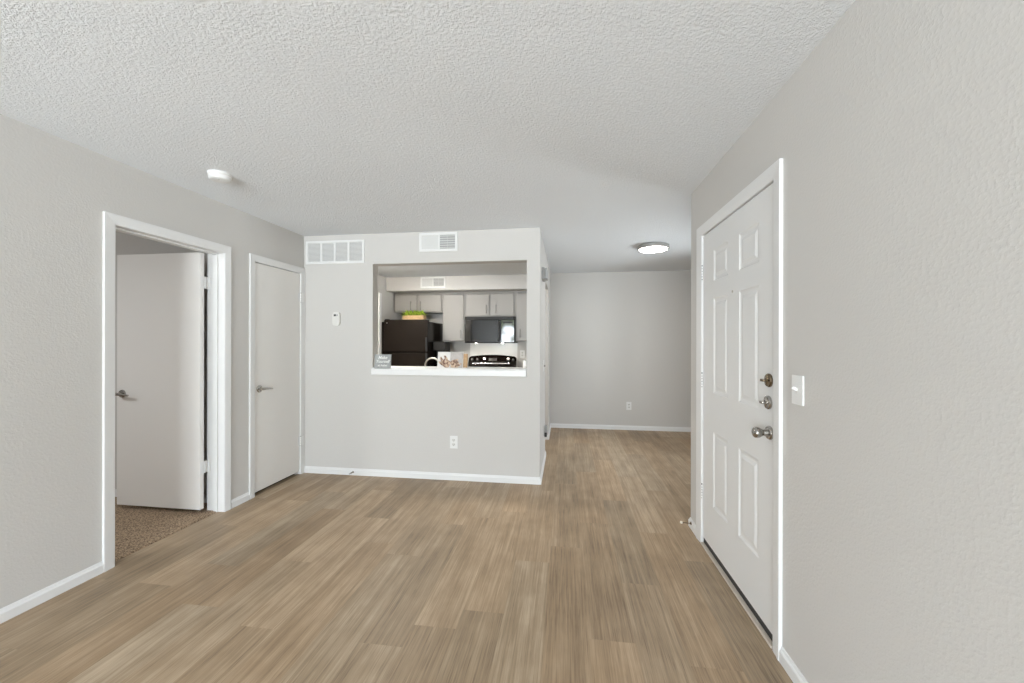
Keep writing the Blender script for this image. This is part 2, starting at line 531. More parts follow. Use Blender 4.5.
structure('wall_dining_right', w, M['wall'], 'dining window wall out of sight on the right', 'wall')
w = MB()
w.box(XLB, REAR_WIN[0], REAR_Y - 0.12, REAR_Y, 0, H)
w.box(REAR_WIN[1], XR + 0.15, REAR_Y - 0.12, REAR_Y, 0, H)
w.box(REAR_WIN[0], REAR_WIN[1], REAR_Y - 0.12, REAR_Y, 0, REAR_WIN[2])
w.box(REAR_WIN[0], REAR_WIN[1], REAR_Y - 0.12, REAR_Y, REAR_WIN[3], H)
structure('wall_rear', w, M['wall'], 'window wall behind the viewer', 'wall')
structure('wall_kitchen_left', MB().box(KX - 0.12, KX, YB + 0.115, YF, 0, H), M['wall'], 'left wall of the kitchen beside the refrigerator', 'wall')
# bedroom and closet shells
structure('wall_bedroom_far', MB().box(-6.0, XLB, 2.92, 3.04, 0, H), M['wall'], 'bedroom wall seen above the open flush door', 'wall')
structure('wall_bedroom_left', MB().box(-6.12, -6.0, BED_Y - 0.12, 3.04, 0, H), M['wall'], 'bedroom side wall out of sight', 'wall')
w = MB().box(-6.0, XLB, BED_Y - 0.12, BED_Y, 0, H)
structure('wall_bedroom_rear', w, M['wall'], 'bedroom rear wall out of sight', 'wall')
structure('wall_closet', MB().box(-3.46, -3.40, 3.04, YB + 0.115, 0, H).box(-3.40, XLB, YB + 0.06, YB + 0.115, 0, H), M['wall'],
          'closet walls behind the closed door', 'wall')
structure('floor_closet', MB().box(-3.40, -2.735, 3.04, YB + 0.06, -0.03, -0.001), M['dark'], 'closet floor coloured dark for the shade under the closed door', 'floor')  # dark colour stands in for shade in the gap below the door


# ---- windows (out of sight, they bring the daylight)
def window(name, axis, pos, a0, a1, z0, z1, mullions, label):
    r = empty(name, (pos, wmid(a0, a1), z0) if axis == 'x' else (wmid(a0, a1), pos, z0), label, 'window', kind='structure')

    def bx(mb, p0, p1, q0, q1, r0, r1):
        return mb.box(p0, p1, q0, q1, r0, r1) if axis == 'x' else mb.box(q0, q1, p0, p1, r0, r1)
    fr = MB()
    t = 0.045
    d0, d1 = pos - 0.03, pos + 0.03
    bx(fr, d0, d1, a0, a0 + t, z0, z1); bx(fr, d0, d1, a1 - t, a1, z0, z1)
    bx(fr, d0, d1, a0 + t, a1 - t, z0, z0 + t); bx(fr, d0, d1, a0 + t, a1 - t, z1 - t, z1)
    for m_ in mullions: bx(fr, d0, d1, m_ - 0.025, m_ + 0.025, z0 + t, z1 - t)
    fr.build('window_frame', M['trim'], r, smooth=0)
    g = MB(); bx(g, pos - 0.003, pos + 0.003, a0 + t, a1 - t, z0 + t, z1 - t)
    g.build('window_pane', M['glass'], r, smooth=0)


window('window_1', 'y', REAR_Y - 0.06, *REAR_WIN, (-1.62, -0.58), 'wide glazed patio opening behind the viewer')
window('window_2', 'x', DIN_X + 0.06, *DIN_WIN, (4.4,), 'dining window out of sight on the right')


# ---- baseboards: a moulded profile swept along the wall
def baseboard(name, p0, p1, normal, label, cap0=0.0, cap1=0.0, h=0.066, t=0.013):
    n = Vector((normal[0], normal[1], 0))
    a = Vector((p0[0], p0[1], 0)); b = Vector((p1[0], p1[1], 0))
    prof = [(0, 0), (t, 0), (t, h * 0.68), (t * 0.80, h * 0.76), (t * 0.55, h * 0.82), (t * 0.45, h * 0.93), (t * 0.25, h), (0, h)]
    d = (b - a).normalized()
    va = [a - d * (cap0 * q / t if t else 0) + n * q + Vector((0, 0, z)) for q, z in prof]
    vb = [b + d * (cap1 * q / t if t else 0) + n * q + Vector((0, 0, z)) for q, z in prof]
    k = len(prof)
    m = MB().raw(va + vb, [tuple(range(k)), tuple(reversed(range(k, 2 * k)))] + [(i, (i + 1) % k, k + (i + 1) % k, k + i) for i in range(k)])
    return structure(name, m, M['trim'], label, 'baseboard', smooth=0)


T = 0.013
baseboard('baseboard_left', (XL, REAR_Y), (XL, 1.954), (1, 0), 'white baseboard left of the open bedroom doorway')
baseboard('baseboard_left_short', (XL, 2.842), (XL, 3.026), (1, 0), 'short white baseboard between the two doors on the left')
baseboard('baseboard_back', (XL + 0.016, YB), (XP, YB), (0, -1), 'white baseboard under the kitchen pass-through', cap1=T)
baseboard('baseboard_kitchen_side', (XP, YB), (XP, DY0), (1, 0), 'white baseboard along the near side of the kitchen partition', cap0=T)
baseboard('baseboard_kitchen_stub', (XP, DY1), (XP, YF - T), (1, 0), 'short white baseboard at the far end of the kitchen partition', cap0=T)
baseboard('baseboard_kitchen_end', (XP - 0.115, DY1), (XP, DY1), (0, -1), 'tiny white baseboard on the end of the partition stub', cap1=T)
baseboard('baseboard_far', (XP, YF), (DIN_X, YF), (0, -1), 'white baseboard along the far dining wall')
baseboard('baseboard_right', (XR, REAR_Y), (XR, 1.806), (-1, 0), 'white baseboard on the right, nearer than the entry door')
baseboard('baseboard_right_short', (XR, 2.880), (XR, YEND), (-1, 0), 'short white baseboard beyond the entry door hinges', cap1=T)
baseboard('baseboard_right_end', (XR, YEND), (DIN_X, YEND), (0, 1), 'white baseboard turning the corner of the entry wall', cap0=T)
baseboard('baseboard_bedroom', (-5.99, 2.92), (XLB - 0.02, 2.92), (0, -1), 'white baseboard on the bedroom wall behind the open door')


# ---- door casings
def casing_profile(mb, axis_pts):
    pass


def door_frame(name, plane, side, y0, y1, ztop, label, cw=0.062, jamb=None, low=0.0, right_w=None, lowz1=None, stop=None):
    """Casing round an opening y0..y1, up to ztop, on the wall plane x=plane; side=+1 faces +x."""
    root = empty(name, (plane, wmid(y0, y1), 0), label, 'door frame', kind='structure')
    t = 0.016
    rw = right_w if right_w is not None else cw
    prof = [(0.0, 0.40), (0.08, 0.62), (0.30, 0.72), (0.62, 0.80), (0.80, 1.0), (1.0, 0.96)]   # across the width, thickness

    def leg(ya, yb, z0, inner_first):
        # vertical board from inner edge ya to outer edge yb
        pts = []
        for s_, q in prof:
            pts.append((plane + side * t * q, ya + (yb - ya) * s_, z0))
        pts = [(plane, ya, z0)] + pts + [(plane, yb, z0)]
        return pts
    m = MB()
    # left leg (low y), mitred at the top
    for ya, yb in ((y0, y0 - cw), (y1, y1 + rw)):
        pts = leg(ya, yb, low, True)
        tops = []
        for (x, y, z) in pts:
            f_ = (y - ya) / (yb - ya)
            tops.append((x, y, ztop + cw * f_))
        k = len(pts)
        m.raw(pts + tops, [tuple(range(k)), tuple(reversed(range(k, 2 * k)))] + [(i, (i + 1) % k, k + (i + 1) % k, k + i) for i in range(k)])
    # head
    a = [(plane, y0, ztop)] + [(plane + side * t * q, y0 - cw * s_, ztop + cw * s_) for s_, q in prof] + [(plane, y0 - cw, ztop + cw)]
    b = [(plane, y1, ztop)] + [(plane + side * t * q, y1 + rw * s_, ztop + cw * s_) for s_, q in prof] + [(plane, y1 + rw, ztop + cw)]
    k = len(a)
    m.raw(a + b, [tuple(range(k)), tuple(reversed(range(k, 2 * k)))] + [(i, (i + 1) % k, k + (i + 1) % k, k + i) for i in range(k)])
    m.build('casing', M['trim'], root, smooth=30)
    if jamb:
        x0, x1 = sorted(jamb)
        j = MB()
        jt = 0.018
        j.box(x0, x1, y0 - jt, y0, low, ztop + jt); j.box(x0, x1, y1, y1 + jt, low, ztop + jt); j.box(x0, x1, y0, y1, ztop, ztop + jt)
        j.build('jamb', M['trim'], root, smooth=0)
    if stop:
        s0, s1 = sorted(stop)
        j = MB(); q = 0.011
        j.box(s0, s1, y0, y0 + q, low, ztop - q, 0.002); j.box(s0, s1, y1 - q, y1, low, ztop - q, 0.002); j.box(s0, s1, y0, y1, ztop - q, ztop, 0.002)
        j.build('stop_moulding', M['trim'], root, smooth=0)
    return root


door_frame('trim_1', XL, 1, 2.018, 2.780, 2.050, 'white casing and jamb round the open bedroom doorway', right_w=0.054, jamb=(-2.833, XL - 0.0005), stop=(-2.768, -2.735))
door_frame('trim_2', XL, 1, 3.090, 3.684, 2.046, 'narrow white casing round the closed closet door', cw=0.060, right_w=0.054, jamb=(XLB, XL - 0.0005), stop=(-2.770, -2.728))
door_frame('trim_3', XR, -1, 1.872, 2.798, 2.068, 'white casing round the six panel entry door', cw=0.064, right_w=0.080, jamb=(XR + 0.0005, XR + 0.15), low=0.0, stop=(XR + 0.052, XR + 0.09))
structure('trim_4', MB().box(KX, KX + 0.016, 5.435, 5.515, 0, 2.07, 0.003), M['trim'], 'white upright casing on the kitchen wall left of the refrigerator', 'trim')
# ledge of the pass-through
lg = MB().box(OX0 - 0.003, OX1 + 0.0, YB - 0.030, YB, OZ0, 1.083, 0.006, 3).box(OX0, OX1, YB - 0.008, 4.02, OZ0 + 0.0, 1.092, 0.006, 3)
structure('trim_5', lg, M['trim'], 'white ledge at the bottom of the kitchen pass-through', 'ledge')
structure('trim_6', MB().box(XR - 0.014, XR + 0.15, 1.874, 2.796, 0.0, 0.012, 0.004), M['threshold'], 'worn pale threshold under the entry door', 'threshold')
structure('trim_7', MB().box(-2.746, -2.738, 2.019, 2.779, -0.004, 0.004, 0.002), M['carpet'], 'brown edge strip between planks and bedroom carpet', 'strip')


# ================================================================== DOORS
def lathe_on(prof, c, axis, n=24): return MB().lathe(prof, c, axis, n)


# ---- six panel entry door (flush with the right wall, opens into the room)
d1 = empty('door_1', (XR + 0.03, 2.792, 0.04), 'closed white six panel entry door in the right wall', 'door', kind='structure')
sx = XR + 0.003
SY0, SY1, SZ0, SZ1 = 1.877, 2.792, 0.050, 2.063
panels = []
for (pa, pb) in ((2.024, 2.244), (2.388, 2.608)):
    for (z0, z1) in ((0.320, 0.790), (1.035, 1.626), (1.735, 1.928)):
        panels.append((pa, pb, z0, z1))


def panel_door(mb, x, thick, y0, y1, z0, z1, pans):
    """Slab whose front face (towards -x) carries moulded panels."""
    ys = sorted({y0, y1} | {p for q in pans for p in q[:2]})
    zs = sorted({z0, z1} | {p for q in pans for p in q[2:]})
    for i in range(len(ys) - 1):
        for j in range(len(zs) - 1):
            a, b, c, d = ys[i], ys[i + 1], zs[j], zs[j + 1]
            pan = any(abs(a - q[0]) < 1e-6 and abs(b - q[1]) < 1e-6 and abs(c - q[2]) < 1e-6 and abs(d - q[3]) < 1e-6 for q in pans)
            if not pan:
                mb.raw([(x, a, c), (x, b, c), (x, b, d), (x, a, d)], [(0, 1, 2, 3)])
            else:
                steps = [(0, 0), (0.007, 0.004), (0.016, 0.006), (0.026, 0.006), (0.044, 0.001)]
                for (o0, h0), (o1, h1) in zip(steps[:-1], steps[1:]):
                    r0 = [(x + h0, a + o0, c + o0), (x + h0, b - o0, c + o0), (x + h0, b - o0, d - o0), (x + h0, a + o0, d - o0)]
                    r1 = [(x + h1, a + o1, c + o1), (x + h1, b - o1, c + o1), (x + h1, b - o1, d - o1), (x + h1, a + o1, d - o1)]
                    mb.raw(r0 + r1, [(k, (k + 1) % 4, 4 + (k + 1) % 4, 4 + k) for k in range(4)])
                o1, h1 = steps[-1]
                mb.raw([(x + h1, a + o1, c + o1), (x + h1, b - o1, c + o1), (x + h1, b - o1, d - o1), (x + h1, a + o1, d - o1)], [(0, 1, 2, 3)])
    X = x + thick
    mb.raw([(X, y0, z0), (X, y1, z0), (X, y1, z1), (X, y0, z1)], [(0, 1, 2, 3)])
    mb.raw([(x, y0, z0), (x, y1, z0), (X, y1, z0), (X, y0, z0)], [(0, 1, 2, 3)])
    mb.raw([(x, y0, z1), (x, y1, z1), (X, y1, z1), (X, y0, z1)], [(0, 1, 2, 3)])
    mb.raw([(x, y0, z0), (x, y0, z1), (X, y0, z1), (X, y0, z0)], [(0, 1, 2, 3)])
    mb.raw([(x, y1, z0), (x, y1, z1), (X, y1, z1), (X, y1, z0)], [(0, 1, 2, 3)])
    return mb


panel_door(MB(), sx, 0.044, SY0, SY1, SZ0, SZ1, panels).build('door_slab', M['door'], d1, smooth=0)
MB().box(sx + 0.004, sx + 0.044, SY0, SY1, 0.0125, SZ0).build('door_sweep', M['blackmatte'], d1, smooth=0)['label'] = 'black sweep under the door'
# deadbolts with thumb turns
for nm, (yy, zz), mm, lab in (('deadbolt', (1.924, 1.180), M['brass'], 'upper bronze deadbolt thumb turn'), ('deadbolt', (1.930, 1.079), M['chrome'], 'lower chrome deadbolt thumb turn')):
    b = MB().lathe([(0, 0.031), (0.006, 0.031), (0.011, 0.027), (0.013, 0.018), (0.016, 0.012), (0.018, 0.010)], (sx, yy, zz), (-1, 0, 0), 32).build(nm, mm, d1)
    b['label'] = lab
    MB().box(sx - 0.034, sx - 0.014, yy - 0.017, yy + 0.017, zz - 0.006, zz + 0.006, 0.003).build('thumb_turn', mm, b)
kb = MB().lathe([(0, 0.031), (0.006, 0.031), (0.011, 0.027), (0.013, 0.017), (0.030, 0.014), (0.036, 0.017)], (sx, 1.918, 0.944), (-1, 0, 0), 32).build('door_knob', M['chrome'], d1)
kb['label'] = 'satin nickel round door knob'
MB().lathe([(0.030, 0.012), (0.037, 0.017), (0.046, 0.0225), (0.056, 0.0250), (0.064, 0.024), (0.070, 0.019), (0.073, 0.011), (0.074, 0.006)], (sx, 1.918, 0.944), (-1, 0, 0), 32).build('knob_grip', M['chrome'], kb)
MB().lathe([(0, 0.0075), (0.003, 0.007), (0.004, 0.004)], (sx, 2.326, 1.633), (-1, 0, 0), 20).build('peephole', M['nickel'], d1)
for zc in (1.82, 1.10, 0.355):
    hg = MB().box(sx - 0.0015, sx - 0.0002, 2.766, 2.791, zc - 0.045, zc + 0.045, 0.0005).build('hinge', M['door'], d1, smooth=0)
    kn = MB()
    for q in range(5):
        kn.lathe([(0, 0.0060), (0.0145, 0.0060)], (sx - 0.0075, 2.7945, zc - 0.045 + q * 0.018), (0, 0, 1), 12)
    kn.build('hinge_knuckle', M['trim'], hg)
    MB().lathe([(0, 0.0035), (0.098, 0.0035)], (sx - 0.0075, 2.7945, zc - 0.049), (0, 0, 1), 10).build('hinge_pin', M['dark'], hg)

# ---- bedroom door, swung open into the bedroom
d2 = empty('door_2', (-2.827, 2.745, 0.035), 'open off-white flush bedroom door swung into the carpeted room', 'door', kind='structure')
BX0, BX1, BY0, BY1 = -3.585, -2.826, 2.710, 2.745
MB().box(BX0, BX1, BY0, BY1, 0.036, 2.046, 0.0015, 1).build('door_slab', M['slab'], d2, smooth=0)


def lever(root, c, out, along, m, length=0.105):
    """Round rose plus lever handle. out = outward normal, along = pointing direction of the lever."""
    o, a = Vector(out), Vector(along)
    c = Vector(c)
    r = MB().lathe([(0, 0.032), (0.005, 0.032), (0.010, 0.028), (0.012, 0.014), (0.032, 0.0115), (0.044, 0.013)], c, o, 28).build('door_handle', m, root)
    p = [c + o * 0.046 - a * 0.012, c + o * 0.047, c + o * 0.049 + a * 0.03, c + o * 0.048 + a * (length * 0.65) + Vector((0, 0, -0.003)), c + o * 0.043 + a * length + Vector((0, 0, -0.008))]
    MB().tube(p, [0.010, 0.0115, 0.0095, 0.0085, 0.0075], 14).build('lever', m, r)


lever(d2, (-3.532, BY0, 0.930), (0, -1, 0), (1, 0, 0), M['lever'])
# latch lever on the other face too
lever(d2, (-3.532, BY1, 0.930), (0, 1, 0), (1, 0, 0), M['lever'])
for zc in (1.815, 0.36):
    hb = MB().box(BX1, BX1 + 0.0025, BY0 + 0.004, BY1, zc - 0.046, zc + 0.046).box(BX1 + 0.0025, -2.800, BY1 - 0.0025 + 0.0335, BY1 + 0.0335, zc - 0.046, zc + 0.046)
    hb.box(BX1, BX1 + 0.0025, BY1, BY1 + 0.0335, zc - 0.046, zc + 0.046)
    hg = hb.build('hinge', M['trim'], d2, smooth=0)
    MB().lathe([(0, 0.0062), (0.094, 0.0062)], (BX1 + 0.001, BY1 + 0.0075, zc - 0.047), (0, 0, 1), 12).build('hinge_knuckle', M['trim'], hg)

# ---- closet door, closed
d3 = empty('door_3', (XL - 0.02, 3.682, 0.02), 'closed off-white flush closet door in the left corner', 'door', kind='structure')
MB().box(XL - 0.038, XL - 0.003, 3.094, 3.681, 0.030, 2.042, 0.0015, 1).build('door_slab', M['slab'], d3, smooth=0)
lever(d3, (XL - 0.003, 3.150, 0.932), (1, 0, 0), (0, 1, 0), M['lever'])
for zc in (1.80, 0.34):
    hg = MB().box(XL - 0.0030, XL - 0.0005, 3.655, 3.681, zc - 0.044, zc + 0.044).build('hinge', M['trim'], d3, smooth=0)
    kn = MB()
    for q in range(5):
        kn.lathe([(0, 0.0088), (0.0155, 0.0088)], (XL + 0.0088, 3.682, zc - 0.044 + q * 0.0176), (0, 0, 1), 14)
    kn.build('hinge_knuckle', M['hingewhite'], hg)
    MB().lathe([(0, 0.0070), (0.096, 0.0070)], (XL + 0.0088, 3.682, zc - 0.048), (0, 0, 1), 12).build('hinge_pin', M['greyplastic'], hg)
    MB().box(XL + 0.0163, XL + 0.0190, 3.692, 3.720, zc - 0.044, zc + 0.044, 0.0008).build('hinge_leaf', M['hingewhite'], hg, smooth=0)

# ================================================================== FITTINGS ON WALLS AND CEILING
# ---- return air grille
r = empty('return_air_grille', (-2.340, YB, 2.148), 'wide white return air grille of four louvred panels near the left corner', 'air vent')
gx0, gx1, gz0, gz1 = -2.662, -2.019, 2.148, 2.384
fr = MB(); t = 0.024
fr.box(gx0, gx1, YB - 0.010, YB, gz0, gz0 + t, 0.002, 1).box(gx0, gx1, YB - 0.010, YB, gz1 - t, gz1, 0.002, 1)
fr.box(gx0, gx0 + t, YB - 0.010, YB, gz0 + t, gz1 - t).box(gx1 - t, gx1, YB - 0.010, YB, gz0 + t, gz1 - t)
pw = (gx1 - gx0 - 2 * t) / 4
for k in (1, 2, 3):
    fr.box(gx0 + t + pw * k - 0.009, gx0 + t + pw * k + 0.009, YB - 0.009, YB - 0.001, gz0 + t, gz1 - t)
fr.build('grille_frame', M['plastic'], r, smooth=0)
for k in range(4):
    a, b = gx0 + t + pw * k + (0.009 if k else 0), gx0 + t + pw * (k + 1) - (0.009 if k < 3 else 0)
    lv = MB()
    n = 15
    for i in range(n):
        z = gz0 + t + (gz1 - gz0 - 2 * t) * (i + 0.5) / n
        lv.box(-0.0045, 0.0045, a, b, -0.0008, 0.0008)
        # rotate the last 8 vertices into an angled slat
        for q in range(len(lv.v) - 8, len(lv.v)):
            x_, y_, z_ = lv.v[q]
            ang = math.radians(-42)
            yy = x_ * math.cos(ang) - z_ * math.sin(ang); zz = x_ * math.sin(ang) + z_ * math.cos(ang)
            lv.v[q] = (y_, YB - 0.0052 + yy, z + zz)
    lv.build('louvre_panel', M['plastic'], r, smooth=0)
MB().box(gx0 + t, gx1 - t, YB - 0.0012, YB - 0.0002, gz0 + t, gz1 - t).build('backing', M['hole'], r, smooth=0)


# ---- supply registers
def register(y, x0, x1, z0, z1, split, label, facing=-1):
    r = empty('supply_register', (wmid(x0, x1), y, z0), label, 'air vent')
    t = 0.026
    fr = MB()
    fr.box(x0, x1, y - 0.010, y, z0, z0 + t, 0.002, 1).box(x0, x1, y - 0.010, y, z1 - t, z1, 0.002, 1)
    fr.box(x0, x0 + t, y - 0.010, y, z0 + t, z1 - t).box(x1 - t, x1, y - 0.010, y, z0 + t, z1 - t)
    xm = x0 + (x1 - x0) * split
    fr.box(xm - 0.006, xm + 0.006, y - 0.009, y - 0.001, z0 + t, z1 - t)
    fr.build('register_frame', M['plastic'], r, smooth=0)
    # left half: vertical vanes turned shut, right half: horizontal vanes open over a dark duct
    lv = MB()
    n = 12
    a, b = x0 + t, xm - 0.006
    for i in range(n):
        xa = a + (b - a) * i / n; xb = a + (b - a) * (i + 1) / n
        lv.raw([(xa, y - 0.0065, z0 + t), (xb, y - 0.0045, z0 + t), (xb, y - 0.0045, z1 - t), (xa, y - 0.0065, z1 - t),
                (xa, y - 0.0055, z0 + t), (xb, y - 0.0035, z0 + t), (xb, y - 0.0035, z1 - t), (xa, y - 0.0055, z1 - t)],
               [(0, 1, 2, 3), (4, 5, 6, 7), (0, 1, 5, 4), (1, 2, 6, 5), (2, 3, 7, 6), (3, 0, 4, 7)])
    lv.build('closed_vanes', M['vane'], r, smooth=0)
    hv = MB()
    a, b = xm + 0.006, x1 - t
    n = 6
    for i in range(n):
        z = z0 + t + (z1 - z0 - 2 * t) * (i + 0.5) / n
        hv.box(a, b, y - 0.008, y - 0.002, z - 0.0035, z + 0.0035)
    for i in (2,):
        xv = a + (b - a) * i / 4
        hv.box(xv - 0.0015, xv + 0.0015, y - 0.0085, y - 0.008, z0 + t, z1 - t)
    hv.build('open_vanes', M['vane'], r, smooth=0)
    MB().box(x0 + t, x1 - t, y - 0.0014, y - 0.0002, z0 + t, z1 - t).build('duct_opening', M['hole'], r, smooth=0)
    return r


register(YB, -1.441, -1.050, 2.240, 2.427, 0.52, 'white supply register high on the wall above the pass-through')
register(5.70, -2.175, -1.785, 2.160, 2.330, 0.50, 'white supply register on the kitchen soffit')

# ---- smoke detector on the ceiling
s = MB().lathe([(0, 0.066), (0.010, 0.066), (0.016, 0.0645), (0.034, 0.061), (0.041, 0.054), (0.044, 0.04), (0.0445, 0.01)], (-2.232, 2.278, H), (0, 0, -1), 40)
r = empty('smoke_detector', (-2.232, 2.278, H), 'round white smoke detector on the stippled ceiling', 'smoke detector')
s.build('detector_body', M['plastic'], r)
MB().lathe([(0, 0.0662), (0.004, 0.0668), (0.008, 0.0662)], (-2.232, 2.278, H - 0.012), (0, 0, -1), 40).build('sensor_slot', M['offplastic'], r)
MB().lathe([(0, 0.010), (0.002, 0.009)], (-2.225, 2.255, H - 0.0443), (0, 0, -1), 16).build('test_button', M['offplastic'], r)

# ---- dining ceiling lamp
r = empty('ceiling_light', (0.965, 4.60, H), 'lit round flush ceiling lamp over the dining area', 'ceiling light')
MB().lathe([(0, 0.160), (0.006, 0.168), (0.040, 0.170), (0.046, 0.162)], (0.968, 4.60, H), (0, 0, -1), 48).build('lamp_ring', M['ring'], r)
MB().lathe([(0.0462, 0.150), (0.050, 0.147), (0.053, 0.13), (0.054, 0.10), (0.0545, 0.02)], (0.968, 4.60, H), (0, 0, -1), 48).build('lamp_lens', M['lens'], r)

# ---- unseen bedroom lamp, added to light the open door and its room
r = empty('ceiling_light', (-4.1, 0.9, H), 'added round bedroom lamp out of sight, lighting the open door', 'ceiling light')
MB().lathe([(0, 0.180), (0.004, 0.182), (0.030, 0.182), (0.034, 0.176)], (-4.1, 0.9, H), (0, 0, -1), 40).build('lamp_ring', M['nickel'], r)
MB().lathe([(0.0342, 0.168), (0.050, 0.160), (0.062, 0.13), (0.068, 0.08), (0.070, 0.02)], (-4.1, 0.9, H), (0, 0, -1), 40).build('lamp_lens', M['added_bedlens'], r)

# ---- kitchen ceiling lamp (behind the header)
r = empty('ceiling_light', (-2.24, 4.25, KZ), 'long kitchen ceiling lamp hidden behind the opening header', 'ceiling light')
MB().box(-2.52, -1.96, 4.10, 4.39, KZ - 0.012, KZ - 0.0005, 0.003).build('lamp_pan', M['plastic'], r)
MB().box(-2.50, -1.98, 4.12, 4.37, KZ - 0.060, KZ - 0.0125, 0.006).build('lamp_lens', M['tube'], r)

# ---- wall sensor / thermostat on the back wall
r = empty('thermostat', (-2.316, YB, 1.514), 'small white rounded wall sensor with dark window beside the closet door', 'thermostat')


def rounded_plate(mb, cx, cz, w, h, rad, y0, y1, n=8):
    pts = []
    for (sx_, sz_, a0) in ((1, 1, 0), (-1, 1, 90), (-1, -1, 180), (1, -1, 270)):
        for k in range(n + 1):
            a = math.radians(a0 + 90 * k / n)
            pts.append((cx + sx_ * (w / 2 - rad) + rad * math.cos(a), y0, cz + sz_ * (h / 2 - rad) + rad * math.sin(a)))
    return mb.prism(pts, (0, y1 - y0, 0))


rounded_plate(MB(), -2.316, 1.584, 0.080, 0.140, 0.030, YB - 0.024, YB).build('thermostat_body', M['offplastic'], r)
MB().box(-2.340, -2.314, YB - 0.0255, YB - 0.0242, 1.610, 1.630, 0.0005).build('display', M['dark'], r)['label'] = 'dark display window'
MB().box(-2.311, -2.294, YB - 0.0255, YB - 0.0242, 1.612, 1.628, 0.0005).build('button', M['greyplastic'], r)
MB().lathe([(0, 0.006), (0.002, 0.005)], (-2.316, YB - 0.024, 1.543), (0, -1, 0), 14).build('button', M['offplastic'], r)


# ---- outlets
def outlet(cx, y, cz, label):
    r = empty('wall_outlet', (cx, y, cz - 0.06), label, 'outlet')
    MB().box(cx - 0.038, cx + 0.038, y - 0.006, y, cz - 0.061, cz + 0.061, 0.0022, 2).build('cover_plate', M['plastic'], r)
    for dz in (0.021, -0.021):
        p = MB()
        rounded_plate(p, cx, cz + dz, 0.033, 0.028, 0.010, y - 0.0082, y - 0.0061)
        rp = p.build('receptacle', M['offplastic'], r)
        MB().box(cx - 0.0085, cx - 0.0055, y - 0.0088, y - 0.0083, cz + dz - 0.003, cz + dz + 0.008).box(
            cx + 0.0055, cx + 0.0085, y - 0.0088, y - 0.0083, cz + dz - 0.003, cz + dz + 0.008).lathe([(0, 0.003), (0.0005, 0.003)], (cx, y - 0.0083, cz + dz - 0.008), (0, -1, 0), 10).build('slots', M['dark'], rp, smooth=0)
    MB().lathe([(0, 0.003), (0.001, 0.0025)], (cx, y - 0.0061, cz), (0, -1, 0), 10).build('screw', M['nickel'], r)
    return r


outlet(-1.086, YB, 0.370, 'white duplex outlet low on the wall under the pass-through')
outlet(0.962, YF, 0.370, 'white duplex outlet low on the far dining wall')

# ---- toggle switch on the right wall
r = empty('light_switch', (XR, 1.692, 1.105), 'white toggle light switch beside the entry door', 'light switch')
MB().box(XR - 0.007, XR, 1.654, 1.730, 1.106, 1.222, 0.0025, 2).build('switch_plate', M['plastic'], r)
MB().box(XR - 0.0085, XR - 0.0071, 1.686, 1.698, 1.152, 1.176, 0.0005).build('toggle_slot', M['offplastic'], r)
MB().box(-0.020, 0.0, -0.0048, 0.0048, -0.006, 0.006, 0.0015, 2, mtx=Matrix.Translation((XR - 0.0072, 1.692, 1.166)) @ Matrix.Rotation(math.radians(24), 4, 'Y')).build('toggle', M['plastic'], r)
for zz in (1.134, 1.194):
    MB().lathe([(0, 0.0028), (0.001, 0.0024)], (XR - 0.0071, 1.692, zz), (-1, 0, 0), 10).build('screw', M['plastic'], r)

# ---- door stops
r = empty('door_stop', (XR - T, 2.99, 0.045), 'thin rod door stop with ivory tip on the right baseboard end', 'door stop')
MB().lathe([(0, 0.011), (0.003, 0.011), (0.006, 0.006)], (XR - T, 2.99, 0.045), (-1, 0, 0), 16).build('mounting_plate', M['brass'], r)
MB().tube([(XR - T - 0.005, 2.99, 0.045), (XR - T - 0.062, 2.99, 0.049)], 0.0032, 10).build('rod', M['brass'], r)
MB().lathe([(0, 0.006), (0.004, 0.0095), (0.012, 0.0095), (0.016, 0.006)], (XR - T - 0.060, 2.99, 0.049), (-1, 0, 0), 16).build('rubber_tip', M['bumper'], r)
r = empty('door_stop', (-2.13, YB - T, 0.036), 'small spring door stop on the baseboard below the return grille', 'door stop')
MB().lathe([(0, 0.010), (0.003, 0.010), (0.005, 0.006)], (-2.13, YB - T, 0.036), (0, -1, 0), 16).build('mounting_plate', M['chrome'], r)
pts = []
for k in range(97):
    a = k / 96
    pts.append((-2.13 + 0.005 * math.cos(a * 16 * PI), YB - T - 0.004 - 0.055 * a, 0.036 + 0.005 * math.sin(a * 16 * PI)))
MB().tube(pts, 0.0014, 6).build('spring', M['chrome'], r)
MB().lathe([(0, 0.006), (0.003, 0.0075), (0.010, 0.0075), (0.013, 0.005)], (-2.13, YB - T - 0.058, 0.036), (0, -1, 0), 14).build('rubber_tip', M['greyplastic'], r)

# ---- fittings on the partition, seen edge-on from the living room
r = empty('door_chime', (XP, 4.05, 1.985), 'greyish door chime box high on the kitchen partition', 'door chime')
MB().box(XP, XP + 0.030, 3.955, 4.145, 1.985, 2.105, 0.004).build('chime_base', M['greyplastic'], r)
MB().box(XP + 0.030, XP + 0.058, 3.965, 4.135, 1.992, 2.098, 0.008, 3).build('chime_cover', M['greyplastic'], r)
r = empty('light_switch', (XP, 4.30, 1.03), 'light switch on the kitchen partition next to the kitchen doorway', 'light switch')
MB().box(XP, XP + 0.006, 4.263, 4.337, 1.035, 1.152, 0.002).build('switch_plate', M['plastic'], r)
MB().box(XP + 0.006, XP + 0.022, 4.295, 4.305, 1.085, 1.098, 0.002).build('toggle', M['charcoal'], r)
r = empty('wall_outlet', (XP, 4.38, 0.31), 'outlet low on the kitchen partition behind a grey plug-in', 'outlet')
MB().box(XP, XP + 0.006, 4.342, 4.418, 0.309, 0.431, 0.002).build('cover_plate', M['plastic'], r)
